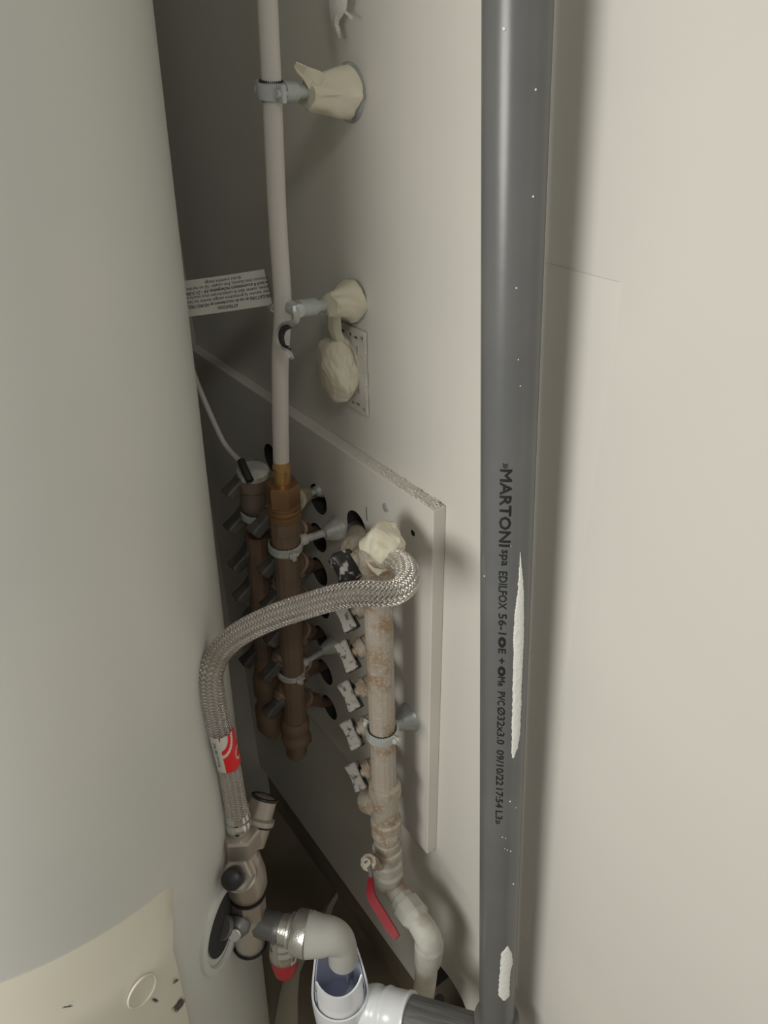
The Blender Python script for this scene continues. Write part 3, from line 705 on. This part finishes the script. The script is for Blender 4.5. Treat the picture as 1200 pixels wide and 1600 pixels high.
for i, s_ in enumerate(lines):
    me = text_mesh(s_, .005, .00006 if i in (0, 1, 4) else 0); xs = [v.co.x for v in me.vertices]; cx = (max(xs) + min(xs)) / 2; w_ = max(xs) - min(xs)
    wfrac = {0: .22, 6: .40}.get(i, .97); fy = 1 - (.135 + i * .123)      # rotated by 180 degrees
    def fn(v, w_=w_, cx=cx, wfrac=wfrac, fy=fy):
        fx = .535 - (v.x - cx) / w_ * wfrac; ff = fy + v.y / .062 * 1.6
        a, b = lc[0].lerp(lc[3], ff), lc[1].lerp(lc[2], ff)
        return a.lerp(b, fx) + CF * (.0012 * math.sin(fx * 3.1)) - CF * .00045
    add_me(bm, me, fn)
obj('printed_text', bm, M['print'], pl, 0, label='small black upside-down print')

# ------------------------------------------------------------------ socket frame and tape wads
sp0 = X(573, 585, 0); sy, sz = sp0.y + .031, sp0.z
sf = thing('socket_frame', 'pale metal socket mounting frame on the wall, its middle covered with tape', 'socket frame', (0, sy, sz - .036))
fr = obj('frame_plate', box((-.0016, sy, sz), .0022, .068, .072, bev=.0009, seg=2), M['framepaint'], sf)
cs = []
for (dy, dz, a_, b_) in [(-.029, .030, .0024, .0024), (-.029, -.031, .0024, .0024), (-.0215, .018, .0018, .006), (-.0215, -.015, .0018, .006), (-.0215, .004, .0014, .0035), (-.0215, -.005, .0014, .0035), (-.02, .0285, .004, .0016), (-.02, -.029, .004, .0016), (-.012, .0292, .003, .0016), (-.012, -.030, .003, .0016), (0, .0292, .005, .0018), (-.034, .010, .0015, .012), (-.034, -.014, .0015, .008)]:
    cs.append(obj('cut', box((-.0016, sy + dy, sz + dz), .02, a_ * 1.6, b_ * 1.35), M['wall']))
cut(fr, cs)
obj('box_rim', lat((-.001, sy, sz), (-1, 0, 0), [(0, .026), (.004, .026), (.004, .023), (.009, .022)], 40), M['framepaint'], sf)
dk = obj('backing_shade_plate', box((-.0004, sy, sz), .0006, .060, .064), M['opening_slot_shade'], sf, label='thin dark plate painted as shade behind the slots')  # flat plate, coloured dark so the slots look shaded
dk.name = 'slot_shade_plate'
W = lambda c, ax, a, b, cc_, amp, seed: wad(c, a, b, cc_, ax, amp, 5, seed)
cen = D(536, 583, .560)
t = obj('masking_tape', wad((-.012, sy - .005, sz + .001), .014, .0250, .0290, None, .16, 6, 3), M['tape'], None, 30)
tag(t, 'oval pad of cream masking tape over the middle of the socket frame', 'tape')
# tape on the two upper cones
def cone_tape(c0, c1, r0, r1, seed, amp=.10, lobes=None):
    bm = bmesh.new(); c0, c1 = Vector(c0), Vector(c1); d, s, u = frame(c1 - c0); L_ = (c1 - c0).length; n, sg = 26, 56; rg = []
    rnd = random.Random(seed); fc = [(rnd.uniform(0, 6.28), rnd.uniform(2, 5), rnd.uniform(.03, .09)) for _ in range(5)]
    for i in range(n + 1):
        f = i / n; r = r0 + (r1 - r0) * f ** 1.3; row = []
        for k in range(sg):
            an = 2 * math.pi * k / sg; q = 0
            for ph, fr_, am in fc: q += am * abs(math.sin(an * fr_ / 2 + ph + f * 2.2))
            q += amp * noise.noise(Vector((math.cos(an) * 1.6, math.sin(an) * 1.6, f * 3 + seed)))
            row.append(bm.verts.new(c0 + d * (L_ * f + (.0022 * math.sin(an * 3 + seed) if i in (0, n) else 0)) + (s * math.cos(an) + u * math.sin(an)) * r * (.93 + q)))
        rg.append(row)
    for a, b in zip(rg, rg[1:]):
        for k in range(sg): bm.faces.new((a[k], a[(k + 1) % sg], b[(k + 1) % sg], b[k]))
    bm.faces.new(rg[0][::-1]); bm.faces.new(rg[-1])
    return bm
bm = cone_tape(X(479, 150, .036), X(541, 144, .0050), .0085, .0158, 1)
sheet([[X(463, 97, .046), X(459, 104, .046), X(463, 112, .046)], [X(480, 104, .040), X(474, 116, .041), X(474, 124, .041)], [X(498, 110, .030), X(488, 125, .036), X(482, 138, .038)], [X(510, 118, .022), X(500, 135, .030), X(488, 150, .034)]], .0008, bm)
tag(obj('masking_tape', bm, M['tape'], None, 28), 'cream masking tape with a torn flap around the highest cone', 'tape')
bm = cone_tape(X(515, 476, .028), X(548, 470, .0055), .0075, .0145, 2)
sheet([[X(514, 470, .027), X(522, 480, .026), X(532, 478, .024)], [X(513, 492, .022), X(522, 498, .022), X(532, 500, .020)], [X(513, 512, .018), X(522, 518, .018), X(534, 520, .014)], [X(520, 530, .016), X(528, 534, .015), X(540, 532, .010)]], .0008, bm)
tag(obj('masking_tape', bm, M['tape'], None, 28), 'cream masking tape on the lower cone, its tail hanging to the socket frame', 'tape')
# big tape wad on the front manifold's top
wc = D(600, 853, .588)
ax3 = (CR, CU, -CF)
bm = wad(wc, .0182, .0208, .019, ax3, .13, 6, 11)
tail = [[D(568, 868, .575), D(575, 880, .570), D(585, 888, .566), D(596, 890, .564), D(604, 890, .566)], [D(571, 874, .572), D(577, 886, .567), D(588, 894, .563), D(596, 893, .562), D(604, 891, .565)], [D(577, 881, .570), D(582, 891, .566), D(590.5, 900, .562), D(596, 895, .561), D(602, 892, .564)]]
sheet(tail, .0007, bm)
sheet([[D(626, 868, .570), D(632, 866, .568), D(637, 866, .570)], [D(632, 878, .570), D(638, 875, .568), D(643, 871, .572)]], .0007, bm)
tag(obj('masking_tape', bm, M['tape'], None, 24), 'large crumpled wad of cream masking tape wrapping the hose joint on the front manifold', 'tape')

# ------------------------------------------------------------------ braided hose
HP = [D(606, 872, .590), D(622, 876, .572), D(634, 888, .556), D(637, 906, .540), D(624, 922, .529), D(600, 928, .524), D(568, 927, .524), D(530, 932, .530), D(484, 945, .543), D(430, 963, .554), D(378, 988, .566), D(345, 1017, .570), D(330, 1050, .568), D(332, 1085, .575), D(340, 1125, .590), D(350, 1165, .609), D(360, 1210, .631), D(370, 1268, .654)]
hpath = spline(HP, 10); HR = .0092
fh = thing('braided_hose', 'braided steel hose looping from the taped manifold end down to the safety valve', 'hose', HP[-1])
obj('braid', tube(hpath, lambda t: .0089 + .0006 * t, 40), M['braid'], fh, 60)
# sticker wrapped round the hose
hs = [0]
for a, b in zip(hpath, hpath[1:]): hs.append(hs[-1] + (b - a).length)
hf = frames(hpath)
def hpt(s, ang, r):
    i = max(0, min(len(hs) - 2, next((j for j in range(len(hs) - 1) if hs[j + 1] >= s), len(hs) - 2))); f = (s - hs[i]) / (hs[i + 1] - hs[i])
    p = hpath[i].lerp(hpath[i + 1], f); t = hf[i][0].lerp(hf[i + 1][0], f).normalized(); v = (CAM - p); v = (v - t * v.dot(t)).normalized(); sdv = t.cross(v)
    if sdv.dot(CR) < 0: sdv = -sdv
    return p + (v * math.cos(ang) + sdv * math.sin(ang)) * r
def hs_at(py):
    best = min(range(len(hpath)), key=lambda i: abs((800 - (hpath[i] - CAM).dot(CU) / (hpath[i] - CAM).dot(CF) * FPX) - py) + (0 if hs[i] > hs[-1] * .6 else 1e4)); return hs[best]
s0, s1 = hs_at(1137), hs_at(1190); Ls = s1 - s0
bm = bmesh.new(); NS, NAa = 56, 56; aL, aR = -1.05, 1.45; gv = [[bm.verts.new(hpt(s0 + Ls * i / NS, aL + (aR - aL) * k / NAa, HR + .0012)) for k in range(NAa + 1)] for i in range(NS + 1)]
for i in range(NS):
    for k in range(NAa):
        f = bm.faces.new((gv[i][k], gv[i][k + 1], gv[i + 1][k + 1], gv[i + 1][k])); u = (k + .5) / NAa; v = (i + .5) / NS
        red = False
        if u > .30:
            d1 = math.hypot((u - .22) * 1.1, (v + .02))
            if d1 < .16: red = True
            if .40 < d1 < .52: red = True
            if d1 > .60: red = True
            d2 = math.hypot(u - .88, v - .66)
            if .13 < d2 < .17 and u < .93: red = False
        f.material_index = 1 if red else 0
obj('sticker', bm, None, fh, 60, label='red and white wrap sticker', mats=[M['paper'], M['redink']])
bm = bmesh.new(); me = text_mesh('3/4"-80 cm-3/4"', .004, .0001); xs = [v.co.x for v in me.vertices]; w_ = max(xs) - min(xs); cx = (max(xs) + min(xs)) / 2
add_me(bm, me, lambda v: hpt((s0 + s1) / 2 + (v.x - cx) / w_ * Ls * .72, -.72 - v.y / HR * .8, HR + .0012)); obj('sticker_print', bm, M['print'], fh, 0)
# crimp ferrule and hose tail
fa, fb = D(369, 1258, .654), D(374, 1300, .669)
obj('crimp_ferrule', between(fa, fb, [(0, .0098), (.03, .0106), (.28, .0102), (.36, .0110), (.46, .0112), (.52, .0094), (.60, .0108), (.78, .0112), (.88, .0098), (1, .0070)], 40), M['chrome'], fh, 50)

# ------------------------------------------------------------------ safety valve group
DSC = RSC = 1.055
sg = thing('safety_valve', 'nickel and chrome safety valve group fixed to the side of the water heater', 'valve', EP)
DA = [(374, 1296, .634), (378, 1326, .644), (383, 1362, .655), (387, 1398, .665), (390, 1428, .673), (392, 1480, .690)]
AX = [D(*q) for q in DA]; ad = (AX[-1] - AX[0]).normalized()
obj('hose_nut', between(AX[0], AX[1], [(0, .0120), (.04, .0152), (.15, .0168), (.85, .0168), (.95, .0150), (1, .012)], 6, rot=.5), M['nickel'], sg, 20)
bm = between(AX[1], AX[3], [(0, .0118), (.12, .0125), (.14, .0140), (.25, .0150), (.5, .0176), (.75, .0180), (.92, .0150), (1, .0120)], 40); obj('valve_body', bm, M['nickel'], sg, 50)
# angled test port with black rings
pa, pb = D(392, 1318, .650), D(414, 1245, .655)
L_ = (pb - pa).length
port = obj('side_port', between(pa, pb, [(0, .0118), (.42, .0124), (.44, .0142), (.56, .0142), (.60, .0112), (.98, .0110), (1, .0098)], 36), M['nickel'], sg, 40)
obj('black_ring', ring_band(bmesh.new(), pa.lerp(pb, .44), pb - pa, .0118, .0143, .0022), M['black'], port, 50)
obj('black_ring', ring_band(bmesh.new(), pa.lerp(pb, .985), pb - pa, .0090, .0118, .0026), M['black'], port, 50)
# front port: hex and black cap
fa_, fb_ = D(380, 1358, .652), D(360, 1376, .612)
fp_ = obj('front_port', between(fa_, fb_, [(0, .0135), (.35, .0148), (.4, .0150)], 36), M['nickel'], sg, 40)
obj('hex_plug', between(fa_.lerp(fb_, .36), fa_.lerp(fb_, .62), [(0, .0138), (.08, .0142), (.9, .0138), (1, .012)], 6), M['nickel'], fp_, 20)
obj('black_cap', between(fa_.lerp(fb_, .58), fb_, [(0, .0082), (.15, .0086), (.8, .0086), (.93, .0080), (1, .0058)], 36), M['black'], fp_, 40)
obj('swivel_nut', between(AX[3], AX[4], [(0, .0128), (.05, .0150), (.9, .0150), (1, .0128)], 6, rot=.8), M['nickel'], sg, 20)
obj('swivel_ring', ring_band(bmesh.new(), AX[3], ad, .0120, .0150, .0022), M['black'], sg, 50)
# cast lower body: block, arm with screw, horizontal outlet
lb = D(388, 1445, .680)
obj('lower_body', between(D(389, 1424, .673), D(391, 1476, .690), [(0, .0122), (.2, .0128), (.45, .0150), (.8, .0136), (.97, .0134), (1, .0120)], 36), M['chromecast'], sg, 45)
obj('base_ring', ring_band(bmesh.new(), D(391, 1475, .690), ad, .0120, .0150, .0032), M['black'], sg, 50)
bm = bmesh.new(); st = lb; lathe(bm, EP - EN * .002, lb - EP, [(0, .0105), (.006, .0105), (.007, .0085), ((lb - EP).length * .5, .0085), ((lb - EP).length, .0095)], 28)
bmesh.ops.recalc_face_normals(bm, faces=bm.faces); obj('tank_inlet', bm, M['steelgrey'], sg, 45)
arm = obj('screw_arm', between(D(378, 1438, .660), D(367, 1461, .652), [(0, .0090), (.5, .0095), (.8, .0075), (1, .0062)], 24), M['steelgrey'], sg, 45)
sc_ = D(366, 1462, .645)
obj('slotted_screw', lat(sc_ + CF * .004, -CF, [(0, .0055), (.004, .0055), (.0046, .0048)], 20), M['chrome'], arm, 30)
oa, ob = D(392, 1440, .678), D(437, 1450, .676)
obj('outlet_arm', between(oa, ob, [(0, .0125), (.75, .0118), (.8, .0128), (1, .0128)], 12), M['steelgrey'], sg, 40)
va, vb = D(440, 1436, .674), D(445, 1494, .690)
obj('relief_body', between(va, vb, [(0, .0085), (.08, .0118), (.38, .0120), (.42, .0108), (.52, .0110), (.55, .0124), (.62, .0126), (.66, .0116), (.74, .0130), (.95, .0138), (1, .0120)], 36), M['chrome'], sg, 45)
obj('red_knob', between(D(444, 1484, .688), D(446, 1523, .700), [(0, .0128), (.1, .0130), (.55, .0118), (.85, .0098), (1, .0062)], 36), M['red'], sg, 45, label='red round knob under the relief valve')
ua, ub = D(440, 1450, .674), D(485, 1461, .668)
obj('outlet_union', between(ua, ub, [(0, .0120), (.25, .0125), (.3, .0150), (.38, .0150), (.42, .0135), (.48, .0182), (.52, .0192), (.97, .0196), (1, .0180)], 44), M['chromecast'], sg, 45)
# grey outlet elbow
gp_ = thing('drain_elbow', 'grey soft plastic elbow pouring from the chrome outlet into the white funnel', 'elbow', D(533, 1518, .690))
EPa = [D(482, 1460, .668), D(500, 1462, .667), D(518, 1463, .668), D(530, 1470, .672), D(535, 1484, .678), D(536, 1500, .686)]
obj('elbow_body', tube(spline(EPa, 8), lambda t: .0205 - .0058 * min(1, t * 1.5) - .001 * t, 40), M['greyplastic'], gp_, 50)

# ------------------------------------------------------------------ white drain funnel
fn_ = D(531, 1545, .702)
ft = thing('drain_funnel', 'glossy white plastic drain funnel under the grey elbow with a side socket', 'drain', fn_ - PZ * .09)
def cup(bm, c, R, hfun, bottom, th, seg=96, amin=0, amax=2 * math.pi, taper=None):
    vd = (CAM - c); vd.z = 0; vd.normalize(); sd_ = Vector((-vd.y, vd.x, 0))
    full = amax - amin > 6.2; cols = []; nz = 10
    for k in range(seg + (0 if full else 1)):
        a = amin + (amax - amin) * k / seg; e = vd * math.cos(a) + sd_ * math.sin(a); top = hfun(a); o_, i_ = [], []
        for j in range(nz + 1):
            z = bottom + (top - bottom) * j / nz; rr_ = R * (taper(z) if taper else 1); o_.append(bm.verts.new(c + e * rr_ + PZ * z)); i_.append(bm.verts.new(c + e * (rr_ - th) + PZ * z))
        cols.append(o_ + i_[::-1])
    m = len(cols); q = len(cols[0])
    for k in range(m if full else m - 1):
        a, b = cols[k], cols[(k + 1) % m]
        for j in range(q): bm.faces.new((a[j], a[(j + 1) % q], b[(j + 1) % q], b[j]))
    if not full: bm.faces.new(cols[0]); bm.faces.new(cols[-1][::-1])
    bmesh.ops.recalc_face_normals(bm, faces=bm.faces); return bm
FR = .0278
def hback(a):
    k = math.cos(a)                # 1 = towards the room, -1 = towards the back
    x = max(0, min(1, (-k + .35) / .9)); x = x * x * (3 - 2 * x); return -.004 + .064 * x
tp = lambda z: 1 - .12 * max(0, -z - .02) / .07 - (.22 * max(0, z) / .05)
obj('outer_cup', cup(bmesh.new(), fn_, FR, hback, -.075, .0018, taper=tp), M['whitepvc'], ft, 45)
obj('inner_bowl', cup(bmesh.new(), fn_, FR - .0030, lambda a: hback(a) - .003 if math.cos(a) < .3 else -.012, -.05, .0010, taper=tp), M['bluein'], ft, 45, label='bluish inside wall of the funnel')
lip = lambda a: .031 + .009 * (abs(a) / 1.1) ** 2
obj('front_lip', cup(bmesh.new(), fn_, FR - .0035, lip, -.02, .0016, 48, -1.1, 1.1), M['whitepvc'], ft, 45)
obj('bowl_floor', lat(fn_ - PZ * .03, PZ, [(0, FR * .9), (.001, FR * .9)], 48), M['bluein'], ft)
for a in (-1.35, 1.2, 2.6):
    vd = (CAM - fn_); vd.z = 0; vd.normalize(); sd_ = Vector((-vd.y, vd.x, 0)); e = vd * math.cos(a) + sd_ * math.sin(a)
    obj('inner_rib', box(fn_ + e * (FR - .008) - PZ * .006, .008, .0014, .03, ax=(e, PZ.cross(e), PZ)), M['bluein'], ft)
ca, cb_ = D(566, 1572, .715), D(641, 1592, .695)
soc = obj('side_socket', between(ca - (cb_ - ca) * .25, cb_, [(0, .0165), (.2, .0168), (.30, .0200), (.38, .0212), (.46, .0212), (.5, .0200), (.56, .0205), (.60, .0222), (.64, .0222), (.67, .0212), (.92, .0216), (.95, .0228), (1, .0224)], 48), M['whitepvc'], ft, 45)
bm = bmesh.new(); me = text_mesh('NICOLL', .006, .0001); me2 = me
sdx = (cb_ - ca).normalized(); cm = ca.lerp(cb_, .38); up_ = (CAM - cm); up_ -= sdx * up_.dot(sdx); up_.normalize(); sv = sdx.cross(up_)
def sock(v):
    a = v.x / .0215 * 1.0 + .25; e = up_ * math.cos(a) + sv * math.sin(a) * -1
    return cm + sdx * (-v.y + .003) + e * .0216
bpy.data.meshes.remove(me)
bm.free()

DSC = RSC = 1.0
# ------------------------------------------------------------------ dark drain pipe to the right
ra, rb = cb_ - sdx * .006, D(779, 1634, .715)
dp = thing('drain_pipe', 'dark grey streaked drain pipe crossing the bottom edge from the funnel to the vertical pipe', 'pipe', ra)
obj('pipe_body', tube([ra.lerp(rb, k / 10) for k in range(11)], .0212, 48), M['ribbed'], dp, 50)
obj('end_socket', between(GA - gd * .05, GA + gd * .004, [(0, .0225), (.5, .0225), (.97, .0208), (1, .017)], 48), M['pvc'], dp, 45, label='dark grey socket holding the foot of the vertical pipe')

# ------------------------------------------------------------------ strip on the floor and flake on the wall
FZt = FZ + .001
rows = []
for (xl, yl), (xr, yr) in [((424, 1640), (466, 1640)), ((430, 1595), (465, 1595)), ((437, 1555), (465, 1555)), ((446, 1520), (468, 1520)), ((462, 1480), (485, 1480)), ((497, 1434), (514, 1440)), ((510, 1413), (520, 1418)), ((520, 1402), (526, 1406)), ((524, 1396), (529, 1398))]:
    a, b = H(xl, yl, FZt), H(xr, yr, FZt); rows.append([a + PZ * .0, a.lerp(b, .5) + PZ * .006, b])
tag(obj('plastic_strip', sheet(rows, .0012), mat('pale_plastic_film', (.52, .47, .36), .6), None, 60), 'pale curved strip of plastic lying on the floor behind the safety valve', 'strip')
prow = []
for y_, l_, r_ in [(-60, 512, 548), (-20, 513, 545), (0, 515, 543), (14, 516, 541), (24, 518, 534), (31, 519, 529), (38, 520, 528), (46, 523, 530), (54, 527, 531), (61, 529.5, 531)]:
    prow.append([X(l_ + random.uniform(-.8, .8), y_, .006 + .00006 * (60 - y_)), X((l_ + r_) / 2, y_, .009 + .00006 * (60 - y_)), X(r_ + random.uniform(-.8, .8), y_ + random.uniform(-1, 1), .006 + .00006 * (60 - y_))])
bm = sheet(prow, .0012); sheet([[X(536, 18, .009), X(540, 16, .009)], [X(543, 24, .010), X(545, 21, .010)], [X(549, 31, .011), X(551, 28, .011)]], .001, bm)
tag(obj('paint_flake', bm, M['smear'], None, 50), 'ragged white flake of peeling paint hanging on the wall at the top edge', 'paint flake')
# skimmed joint tape patch on the wall to the right of the grey pipe
yy0, yy1 = X(966, 440, 0).y, X(966, 440, 0).y + .14
zt, zb = X(966, 440, 0).z, X(853, 1505, 0).z
bm = bmesh.new(); n = 24
A_ = []
for i in range(n + 1):
    z = zt + (zb - zt) * i / n; w0 = .0006 * noise.noise(Vector((z * 20, 1, 1)))
    A_.append([bm.verts.new((.0002, yy0 - .004 + w0, z)), bm.verts.new((-.0005, yy0 + w0, z)), bm.verts.new((-.0006, yy0 + .02, z)), bm.verts.new((-.0004, yy0 + .07, z)), bm.verts.new((.0003, yy1 - .05, z))])
for a, b in zip(A_, A_[1:]):
    for k in range(4): bm.faces.new((a[k], a[k + 1], b[k + 1], b[k]))
bmesh.ops.recalc_face_normals(bm, faces=bm.faces)
o = struct('trim_1', bm, M['wall'], 30)
